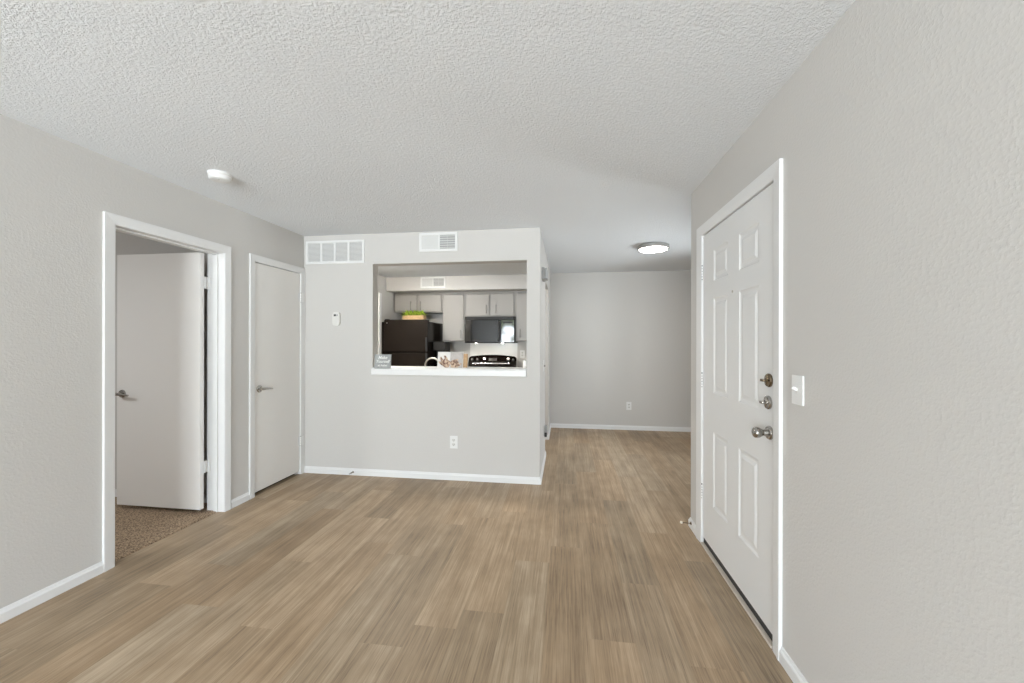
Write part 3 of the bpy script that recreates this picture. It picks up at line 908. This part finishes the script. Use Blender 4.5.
for dz in (0.391, 0.349):
    MB().box(XP + 0.006, XP + 0.008, 4.364, 4.396, dz - 0.014, dz + 0.014, 0.0008).build('receptacle', M['offplastic'], r)
r = empty('plug_in_adapter', (XP + 0.008, 4.38, 0.31), 'small grey plug-in adapter in the partition outlet', 'adapter')
MB().box(XP + 0.008, XP + 0.042, 4.352, 4.408, 0.352, 0.425, 0.006, 2).build('adapter_body', M['greyplastic'], r)
MB().box(XP + 0.008, XP + 0.036, 4.358, 4.402, 0.300, 0.3515, 0.008, 2).build('adapter_base', M['charcoal'], r)

# ================================================================== KITCHEN
CABF = 5.950
BACK = YF - 0.001


def pull(parent, x, y, z0, z1):
    b = MB()
    b.tube([(x, y, z0 + 0.012), (x, y - 0.026, z0 + 0.012)], 0.0045, 8).tube([(x, y, z1 - 0.012), (x, y - 0.026, z1 - 0.012)], 0.0045, 8)
    b.tube([(x, y - 0.026, z0), (x, y - 0.026, z1)], 0.006, 10)
    b.build('handle', M['pull'], parent)


def wall_cabinet(x0, x1, z0, z1, doors, label, y0=CABF, y1=BACK):
    """doors: (xa, xb, za, zb, handle x, handle z0, handle z1)"""
    r = empty('wall_cabinet', (wmid(x0, x1), wmid(y0, y1), z0), label, 'wall cabinet', 'grey kitchen wall cabinets')
    b = MB()
    t = 0.018
    b.box(x0, x0 + t, y0, y1, z0, z1).box(x1 - t, x1, y0, y1, z0, z1).box(x0 + t, x1 - t, y0, y1, z0, z0 + t).box(x0 + t, x1 - t, y0, y1, z1 - t, z1)
    b.box(x0 + t, x1 - t, y1 - 0.008, y1, z0 + t, z1 - t)
    ff_ = 0.034
    b.box(x0 + t, x0 + ff_, y0, y0 + 0.018, z0 + t, z1 - t).box(x1 - ff_, x1 - t, y0, y0 + 0.018, z0 + t, z1 - t)
    b.box(x0 + ff_, x1 - ff_, y0, y0 + 0.018, z0 + t, z0 + ff_).box(x0 + ff_, x1 - ff_, y0, y0 + 0.018, z1 - ff_, z1 - t)
    if len(doors) == 2:
        xm = wmid(doors[0][1], doors[1][0])
        b.box(xm - 0.018, xm + 0.018, y0, y0 + 0.018, z0 + ff_, z1 - ff_)
    b.build('cabinet_body', M['cabinetframe'], r, smooth=0)
    for (xa, xb, za, zb, hx, h0, h1) in doors:
        d = MB().box(xa, xb, y0 - 0.020, y0 - 0.001, za, zb, 0.003, 2).build('cabinet_door', M['cabinet'], r, smooth=0)
        pull(d, hx, y0 - 0.020, h0, h1)
    return r


wall_cabinet(-2.700, -1.912, 1.815, 2.1265, [(-2.683, -2.330, 1.832, 2.086, -2.420, 1.850, 1.985), (-2.282, -1.935, 1.832, 2.086, -2.262, 1.850, 1.985)],
             'short grey two door cabinet above the black refrigerator')
wall_cabinet(-1.911, -1.548, 1.360, 2.1265, [(-1.900, -1.572, 1.375, 2.086, -1.615, 1.405, 1.535)],
             'tall grey single door cabinet between refrigerator and microwave')
wall_cabinet(-1.547, -0.762, 1.742, 2.1265, [(-1.528, -1.172, 1.757, 2.086, -1.213, 1.790, 1.920), (-1.146, -0.790, 1.757, 2.086, -1.060, 1.790, 1.920)],
             'grey two door cabinet directly above the microwave')
wall_cabinet(-0.761, XP - 0.117, 1.362, 2.1265, [(-0.742, -0.385, 1.377, 2.086, -0.688, 1.420, 1.550)],
             'tall grey cabinet right of the microwave at the opening edge')

# ---- microwave
mx0, mx1, mz0, mz1, my = -1.541, -0.768, 1.335, 1.738, 5.895
r = empty('microwave', (wmid(mx0, mx1), 6.05, mz0), 'black over-the-range microwave under the wall cabinets', 'microwave')
MB().box(mx0, mx1, my, BACK - 0.002, mz0, mz1, 0.004).build('housing', M['black'], r)
xs = mx0 + (mx1 - mx0) * 0.735
dr = MB().box(mx0 + 0.004, xs, my - 0.026, my - 0.0005, mz0 + 0.012, mz1 - 0.050, 0.004).build('microwave_door', M['blackglass'], r)
MB().box(mx0 + 0.055, xs - 0.055, my - 0.0285, my - 0.0262, mz0 + 0.060, mz1 - 0.100, 0.001).build('door_window', M['blackglass'], dr)
MB().tube([(xs - 0.022, my - 0.026, mz0 + 0.05), (xs - 0.022, my - 0.058, mz0 + 0.06), (xs - 0.022, my - 0.062, wmid(mz0, mz1) - 0.02), (xs - 0.022, my - 0.058, mz1 - 0.09), (xs - 0.022, my - 0.026, mz1 - 0.08)], 0.011, 12).build('handle', M['blackmatte'], dr)
cp = MB().box(xs + 0.003, mx1 - 0.004, my - 0.026, my - 0.0005, mz0 + 0.012, mz1 - 0.050, 0.003).build('control_panel', M['blackglass'], r)
MB().box(xs + 0.030, mx1 - 0.030, my - 0.0275, my - 0.0262, mz1 - 0.105, mz1 - 0.075, 0.0005).build('display', M['dark'], cp)
for lx in (-1.36, -0.955):
    MB().lathe([(0, 0.020), (0.0005, 0.019)], (lx, my + 0.035, mz0 - 0.0001), (0, 0, -1), 20).build('cooktop_lamp', M['warmlamp'], r)['label'] = 'small warm lamp under the microwave'
vt = MB()
for k in range(5):
    vt.box(mx0 + 0.02, mx1 - 0.02, my - 0.010, my - 0.001, mz1 - 0.042 + 0.008 * k, mz1 - 0.038 + 0.008 * k)
vt.build('vent_grille', M['blackmatte'], r, smooth=0)

# ---- refrigerator
fx0, fx1, ftop, fsplit = -2.655, -1.980, 1.677, 1.196
r = empty('refrigerator', (-2.36, 5.92, 0.0), 'black top freezer refrigerator in the kitchen corner', 'refrigerator')
MB().box(-2.719, fx1 - 0.004, 5.543, BACK - 0.012, 0.03, ftop - 0.030, 0.006).build('cabinet_body', M['black'], r)
fd = MB().box(fx0, fx1, 5.475, 5.540, fsplit + 0.006, ftop, 0.014, 4).build('freezer_door', M['black'], r)
MB().lathe([(0, 0.012), (0.002, 0.011)], (fx0 + 0.050, 5.4748, ftop - 0.050), (0, -1, 0), 20).build('badge', M['steel'], fd)
rd = MB().box(fx0, fx1, 5.475, 5.540, 0.09, fsplit - 0.006, 0.014, 4).build('refrigerator_door', M['black'], r)
MB().box(fx1 - 0.030, fx1 - 0.008, 5.447, 5.4745, fsplit + 0.010, fsplit + 0.22, 0.006).build('handle', M['blackmatte'], fd)
MB().box(fx1 - 0.030, fx1 - 0.008, 5.447, 5.4745, fsplit - 0.42, fsplit - 0.010, 0.006).build('handle', M['blackmatte'], rd)
MB().box(fx0 + 0.02, fx1 - 0.02, 5.51, 5.5425, 0.0, 0.085, 0.003).build('kick_plate', M['blackmatte'], r)
MB().box(fx0 + 0.01, fx0 + 0.07, 5.48, 5.535, ftop + 0.0005, ftop + 0.008, 0.003).build('hinge_cover', M['blackmatte'], r)

# ---- planter on the refrigerator
r = empty('potted_plant', (-2.270, 5.70, ftop), 'bushy green plant in a pale wooden box on the black refrigerator', 'plant')
px0, px1, py0, py1, pz0, pz1 = -2.438, -2.108, 5.64, 5.76, ftop + 0.0005, ftop + 0.072
b = MB()
b.box(px0, px1, py0, py0 + 0.010, pz0, pz1, 0.002).box(px0, px1, py1 - 0.010, py1, pz0, pz1, 0.002)
b.box(px0, px0 + 0.010, py0 + 0.010, py1 - 0.010, pz0, pz1).box(px1 - 0.010, px1, py0 + 0.010, py1 - 0.010, pz0, pz1)
b.box(px0 + 0.010, px1 - 0.010, py0 + 0.010, py1 - 0.010, pz0, pz0 + 0.008)
b.build('wooden_box', M['wood'], r)
MB().box(px0 + 0.010, px1 - 0.010, py0 + 0.010, py1 - 0.010, pz0 + 0.008, pz1 - 0.012).build('soil', M['blackmatte'], r)
lf = MB()
rl = random.Random(3)
for k in range(150):
    bx_ = rl.uniform(px0 + 0.02, px1 - 0.02); by_ = rl.uniform(py0 + 0.02, py1 - 0.02)
    base = Vector((bx_, by_, pz1 - 0.012))
    az = rl.uniform(0, 2 * PI); tilt = rl.uniform(0.1, 1.35); L_ = rl.uniform(0.055, 0.12)
    d = Vector((math.cos(az) * math.sin(tilt), math.sin(az) * math.sin(tilt), math.cos(tilt)))
    side = d.cross(Vector((0, 0, 1))).normalized() if abs(d.z) < 0.99 else Vector((1, 0, 0))
    up = side.cross(d)
    wd = rl.uniform(0.010, 0.018)
    q = [base, base + d * L_ * 0.35 + side * wd * 0.5, base + d * L_ * 0.72 + side * wd - up * 0.002, base + d * L_ - up * 0.012,
         base + d * L_ * 0.72 - side * wd - up * 0.002, base + d * L_ * 0.35 - side * wd * 0.5]
    q2 = [p + up * 0.0015 for p in q]
    lf.raw(q + q2, [(0, 1, 2, 3, 4, 5), (11, 10, 9, 8, 7, 6)] + [(i, (i + 1) % 6, 6 + (i + 1) % 6, 6 + i) for i in range(6)])
lf.build('foliage', M['leaf'], r, smooth=0)

# ---- base cabinets and worktops along the far kitchen wall
def base_cabinet(x0, x1, label, y0=5.66):
    r = empty('base_cabinet', (wmid(x0, x1), 5.95, 0), label, 'base cabinet', 'grey kitchen base cabinets')
    MB().box(x0, x1, y0, BACK, 0.10, 0.868).box(x0, x1, y0 + 0.06, BACK, 0, 0.10).build('cabinet_body', M['cabinetframe'], r, smooth=0)
    d = MB().box(x0 + 0.012, x1 - 0.012, y0 - 0.020, y0 - 0.001, 0.12, 0.70, 0.003).build('cabinet_door', M['cabinet'], r, smooth=0)
    pull(d, x0 + 0.05, y0 - 0.020, 0.55, 0.67)
    d = MB().box(x0 + 0.012, x1 - 0.012, y0 - 0.020, y0 - 0.001, 0.715, 0.855, 0.003).build('drawer', M['cabinet'], r, smooth=0)
    return r


base_cabinet(-1.975, -1.549, 'grey base cabinet between refrigerator and range')
base_cabinet(-0.766, XP - 0.117, 'grey base cabinet right of the range')
tag(MB().box(-1.975, -1.549, 5.635, BACK, 0.8685, 0.908, 0.004).build('worktop', M['counter']), 'pale worktop between refrigerator and range', 'worktop')
tag(MB().box(-0.766, XP - 0.117, 5.635, BACK, 0.8685, 0.908, 0.004).build('worktop', M['counter']), 'pale worktop right of the range', 'worktop')
tag(MB().box(-1.545, -0.770, YF - 0.006, YF - 0.0005, 0.93, 1.334, 0.001).build('splash_panel', M['splash']), 'glossy white splash panel between range and microwave', 'splash panel')

# ---- range
rx0, rx1 = -1.543, -0.772
r = empty('kitchen_range', (wmid(rx0, rx1), 5.95, 0), 'black electric range with an arched control backguard', 'range')
MB().box(rx0, rx1, 5.62, 6.225, 0.05, 0.905, 0.004).box(rx0 + 0.03, rx1 - 0.03, 5.66, 6.2, 0.0, 0.05).build('range_body', M['black'], r)
MB().box(rx0, rx1, 5.60, 6.075, 0.9055, 0.918, 0.004).build('cooktop', M['blackglass'], r)
for (bx_, by_, br) in ((-1.36, 5.74, 0.10), (-0.96, 5.74, 0.08), (-1.36, 6.0, 0.08), (-0.96, 6.0, 0.10)):
    bn = MB()
    for k in range(4):
        rr = br * (k + 1) / 4
        bn.tube([(bx_ + rr * math.cos(2 * PI * a / 28), by_ + rr * math.sin(2 * PI * a / 28), 0.923) for a in range(29)], 0.004, 6)
    bn.build('burner', M['blackmatte'], r)
od = MB().box(rx0 + 0.01, rx1 - 0.01, 5.585, 5.6195, 0.25, 0.80, 0.006).build('oven_door', M['blackglass'], r)
MB().tube([(rx0 + 0.06, 5.555, 0.765), (rx1 - 0.06, 5.555, 0.765)], 0.011, 12).tube([(rx0 + 0.08, 5.585, 0.765), (rx0 + 0.08, 5.555, 0.765)], 0.008, 8).tube([(rx1 - 0.08, 5.585, 0.765), (rx1 - 0.08, 5.555, 0.765)], 0.008, 8).build('handle', M['blackmatte'], od)
# backguard: arched top outline, leaning back
BG = Matrix.Translation((0, 6.080, 0.9185)) @ Matrix.Rotation(math.radians(-25), 4, 'X')
n = 24
poly = [(rx0 + 0.002, 0, 0), (rx1 - 0.002, 0, 0)]
for k in range(n + 1):
    s_ = 1 - k / n
    x = rx0 + 0.002 + (rx1 - rx0 - 0.004) * s_
    edge = min(s_, 1 - s_)
    poly.append((x, 0, 0.222 + 0.030 * math.sin(PI * s_) - (0.022 * (1 - edge / 0.03) ** 2 if edge < 0.03 else 0)))


def on_guard(mb):
    mb.v = [tuple(BG @ Vector(p)) for p in mb.v]
    return mb


bgd = on_guard(MB().prism(poly, (0, 0.050, 0))).build('backguard', M['blackgloss'], r, smooth=25)
for x, z in ((-1.485, 0.160), (-1.400, 0.165), (-0.900, 0.165), (-0.825, 0.162)):
    kn = on_guard(MB().lathe([(0, 0.024), (0.004, 0.024), (0.008, 0.019), (0.022, 0.017), (0.025, 0.014)], (x, -0.0005, z), (0, -1, 0), 20)).build('knob', M['blackmatte'], bgd)
    on_guard(MB().box(x - 0.003, x + 0.003, -0.0268, -0.0257, z - 0.014, z + 0.014)).build('knob_mark', M['plastic'], kn)
on_guard(MB().box(-1.215, -1.085, -0.0020, -0.0005, 0.145, 0.195, 0.0005)).build('clock_panel', M['charcoal'], bgd)
on_guard(MB().box(rx0 + 0.07, rx1 - 0.10, -0.010, -0.0005, 0.092, 0.112, 0.003)).build('trim_strip', M['steel'], bgd)['label'] = 'bright metal strip along the foot of the backguard'

# ---- coffee maker in front of the refrigerator side
cx0, cx1 = -1.970, -1.778
r = empty('coffee_maker', (wmid(cx0, cx1), 5.80, 0.908), 'dark grey boxy coffee maker beside the black refrigerator', 'coffee maker')
MB().box(cx0, cx1, 5.66, 5.92, 1.219, 1.352, 0.010, 3).build('brewer_head', M['applianceblack'], r)
MB().box(cx0, cx1, 5.84, 5.92, 0.950, 1.2185, 0.004).build('rear_column', M['applianceblack'], r)
MB().box(cx0, cx1, 5.65, 5.92, 0.9085, 0.9495, 0.006).build('base', M['applianceblack'], r)
MB().lathe([(0, 0.055), (0.01, 0.062), (0.09, 0.066), (0.14, 0.05), (0.165, 0.046), (0.17, 0.03)], (wmid(cx0, cx1), 5.760, 0.950), (0, 0, 1), 28).build('carafe', M['blackglass'], r)

# ---- sink run under the pass-through
r = empty('base_cabinet', (-1.3, 4.15, 0), 'grey sink base cabinet hidden behind the pass-through wall', 'base cabinet', 'grey kitchen base cabinets')
MB().box(-2.60, XP - 0.12, 3.858, 4.42, 0.10, 0.868).box(-2.60, XP - 0.12, 3.858, 4.36, 0, 0.10).build('cabinet_body', M['cabinetframe'], r, smooth=0)
for k in range(4):
    xa = -2.59 + 0.555 * k
    d = MB().box(xa + 0.01, xa + 0.545, 4.421, 4.440, 0.12, 0.855, 0.003).build('cabinet_door', M['cabinet'], r, smooth=0)
SK = (-1.85, -1.05, 3.96, 4.36)
tp = MB()
tp.box(-2.60, SK[0], 3.858, 4.45, 0.8685, 0.908).box(SK[1], XP - 0.12, 3.858, 4.45, 0.8685, 0.908).box(SK[0], SK[1], 3.858, SK[2], 0.8685, 0.908).box(SK[0], SK[1], SK[3], 4.45, 0.8685, 0.908)
tag(tp.build('worktop', M['counter'], smooth=0), 'pale sink worktop hidden behind the pass-through ledge', 'worktop')
sk = MB()
sk.box(SK[0] - 0.015, SK[1] + 0.015, SK[2] - 0.015, SK[2] + 0.004, 0.9085, 0.913).box(SK[0] - 0.015, SK[1] + 0.015, SK[3] - 0.004, SK[3] + 0.015, 0.9085, 0.913)
sk.box(SK[0] - 0.015, SK[0] + 0.004, SK[2] + 0.004, SK[3] - 0.004, 0.9085, 0.913).box(SK[1] - 0.004, SK[1] + 0.015, SK[2] + 0.004, SK[3] - 0.004, 0.9085, 0.913)
sk.box(SK[0] + 0.002, SK[1] - 0.002, SK[2] + 0.002, SK[3] - 0.002, 0.872, 0.876)
tag(sk.build('sink', M['steel'], smooth=0), 'steel kitchen sink hidden below the pass-through ledge', 'sink')
r = empty('faucet', (-1.517, 4.40, 0.908), 'arched brushed nickel faucet rising behind the pass-through ledge', 'faucet')
pts = [(-1.622, 4.40, 0.93)]
pts += [(-1.622, 4.40, 1.02)]
for k in range(25):
    a = PI - PI * k / 24
    pts.append((-1.517 + 0.105 * math.cos(a), 4.40 - 0.10 * k / 24, 1.066 + 0.100 * math.sin(a)))
pts.append((-1.412, 4.30, 1.03))
MB().tube(pts, 0.0085, 14).build('spout', M['nickel'], r)
MB().lathe([(0, 0.028), (0.006, 0.027), (0.012, 0.018), (0.03, 0.016)], (-1.622, 4.40, 0.9085), (0, 0, 1), 24).build('faucet_base', M['nickel'], r)
MB().tube([(-1.622, 4.385, 0.935), (-1.622, 4.34, 0.975)], 0.006, 10).build('handle', M['nickel'], r)

# ---- things on the ledge
LZ = 1.0835
r = empty('message_sign', (-1.820, 3.75, LZ), 'grey chalkboard style sign with white lettering at the left end of the ledge', 'sign')
tm = Matrix.Translation((-1.820, 3.722, LZ)) @ Matrix.Rotation(math.radians(-6), 4, 'X')
MB().box(-0.086, 0.086, 0.0, 0.016, 0.001, 0.142, 0.002, 1, mtx=tm).build('sign_panel', M['slate'], r, smooth=0)
tx = MB()
for body, z, size in (('Make', 0.096, 0.044), ('Yourself', 0.058, 0.042), ('at home', 0.024, 0.029)):
    vs_, fs = curve_text(body, size, 0.25)
    mt = tm @ Matrix.Translation((0, -0.0009, z)) @ Matrix.Rotation(PI / 2, 4, 'X')
    tx.raw([mt @ v for v in vs_], fs)
tx.build('lettering', M['signtext'], r, smooth=0)['label'] = 'white hand lettering'

r = empty('cookbook', (-1.155, 3.88, LZ), 'open cookbook with a food photo and a grey page standing on the ledge', 'book')
tb = Matrix.Translation((-1.160, 3.850, LZ)) @ Matrix.Rotation(math.radians(-9), 4, 'X')


def page_block(x0, x1, sag):
    vs_, fs = [], []
    n = 8
    for i in range(n + 1):
        s_ = i / n
        x = x0 + (x1 - x0) * s_
        y = -sag * math.sin(PI * min(1, s_ * 1.0))
        for z in (0.004, 0.166):
            vs_.append((x, y, z)); vs_.append((x, 0.012, z))
    for i in range(n):
        a = i * 4
        fs += [(a, a + 4, a + 6, a + 2), (a + 1, a + 3, a + 7, a + 5), (a, a + 1, a + 5, a + 4), (a + 2, a + 6, a + 7, a + 3)]
    fs += [(0, 2, 3, 1), (n * 4, n * 4 + 1, n * 4 + 3, n * 4 + 2)]
    return [tb @ Vector(v) for v in vs_], fs


MB().raw(*page_block(-0.132, -0.001, 0.006)).build('left_page', M['page'], r)
MB().raw(*page_block(0.001, 0.124, 0.006)).build('right_page', M['pagegrey'], r)['label'] = 'grey printed page'
MB().box(-0.137, 0.130, 0.0125, 0.0165, 0.002, 0.170, mtx=tb).build('cover', M['wax'], r, smooth=0)
ph = MB()
rp_ = random.Random(8)
for k in range(34):
    side = -1 if k % 2 else 1
    ang = rp_.uniform(0.15, 1.25); L_ = rp_.uniform(0.045, 0.100); wd = rp_.uniform(0.006, 0.012)
    x0_ = side * rp_.uniform(0.006, 0.040) - 0.0; z0_ = rp_.uniform(0.010, 0.045)
    d_ = Vector((side * math.cos(ang), 0, math.sin(ang))); n_ = Vector((-d_.z, 0, d_.x))
    up_, lo_ = [], []
    yy = -0.0066 - 0.00008 * k
    for q in range(7):
        f_ = q / 6
        c_ = Vector((x0_, yy, z0_)) + d_ * L_ * f_ + n_ * 0.010 * math.sin(PI * f_) * (1 if k % 3 else -1)
        c_.x = max(-0.126, min(0.118, c_.x)); c_.z = max(0.010, min(0.150, c_.z))
        if side < 0: c_.x = min(c_.x, -0.004)
        else: c_.x = max(c_.x, 0.004)
        ww = wd * (0.35 + math.sin(PI * (0.15 + 0.7 * f_)))
        up_.append(c_ + n_ * ww); lo_.append(c_ - n_ * ww)
    poly_ = [tb @ p for p in up_ + lo_[::-1]]
    ph.prism(poly_, tb.to_3x3() @ Vector((0, 0.0005, 0)))
ph.build('food_photo', M['photo'], r, smooth=0)['label'] = 'printed brown food picture'
tag(MB().box(-0.05, 0.172, 0.022, 0.036, 0.001, 0.152, 0.004, 2, mtx=tb).build('cutting_board', M['boardwood']), 'brown wooden board standing behind the open cookbook', 'cutting board')

r = empty('candle', (-0.404, 3.90, LZ), 'white pillar candle at the right end of the ledge', 'candle')
MB().lathe([(0, 0.021), (0.004, 0.022), (0.080, 0.022), (0.086, 0.019), (0.083, 0.012)], (-0.404, 3.90, LZ), (0, 0, 1), 28).build('wax_body', M['candle'], r)
MB().tube([(-0.404, 3.90, LZ + 0.083), (-0.403, 3.90, LZ + 0.094)], 0.0012, 6).build('wick', M['dark'], r)
r = empty('soap_bottle', (-0.425, 5.98, 0.908), 'small amber bottle on the worktop right of the range', 'bottle')
MB().lathe([(0, 0.034), (0.004, 0.036), (0.19, 0.036), (0.215, 0.030), (0.235, 0.014), (0.26, 0.013)], (-0.455, 5.98, 0.9085), (0, 0, 1), 28).build('bottle_body', M['amber'], r)
MB().lathe([(0, 0.015), (0.03, 0.015), (0.033, 0.012)], (-0.455, 5.98, 1.169), (0, 0, 1), 20).build('bottle_cap', M['wax'], r)
outlet(-0.690, YF, 1.160, 'small white outlet on the kitchen wall right of the range')
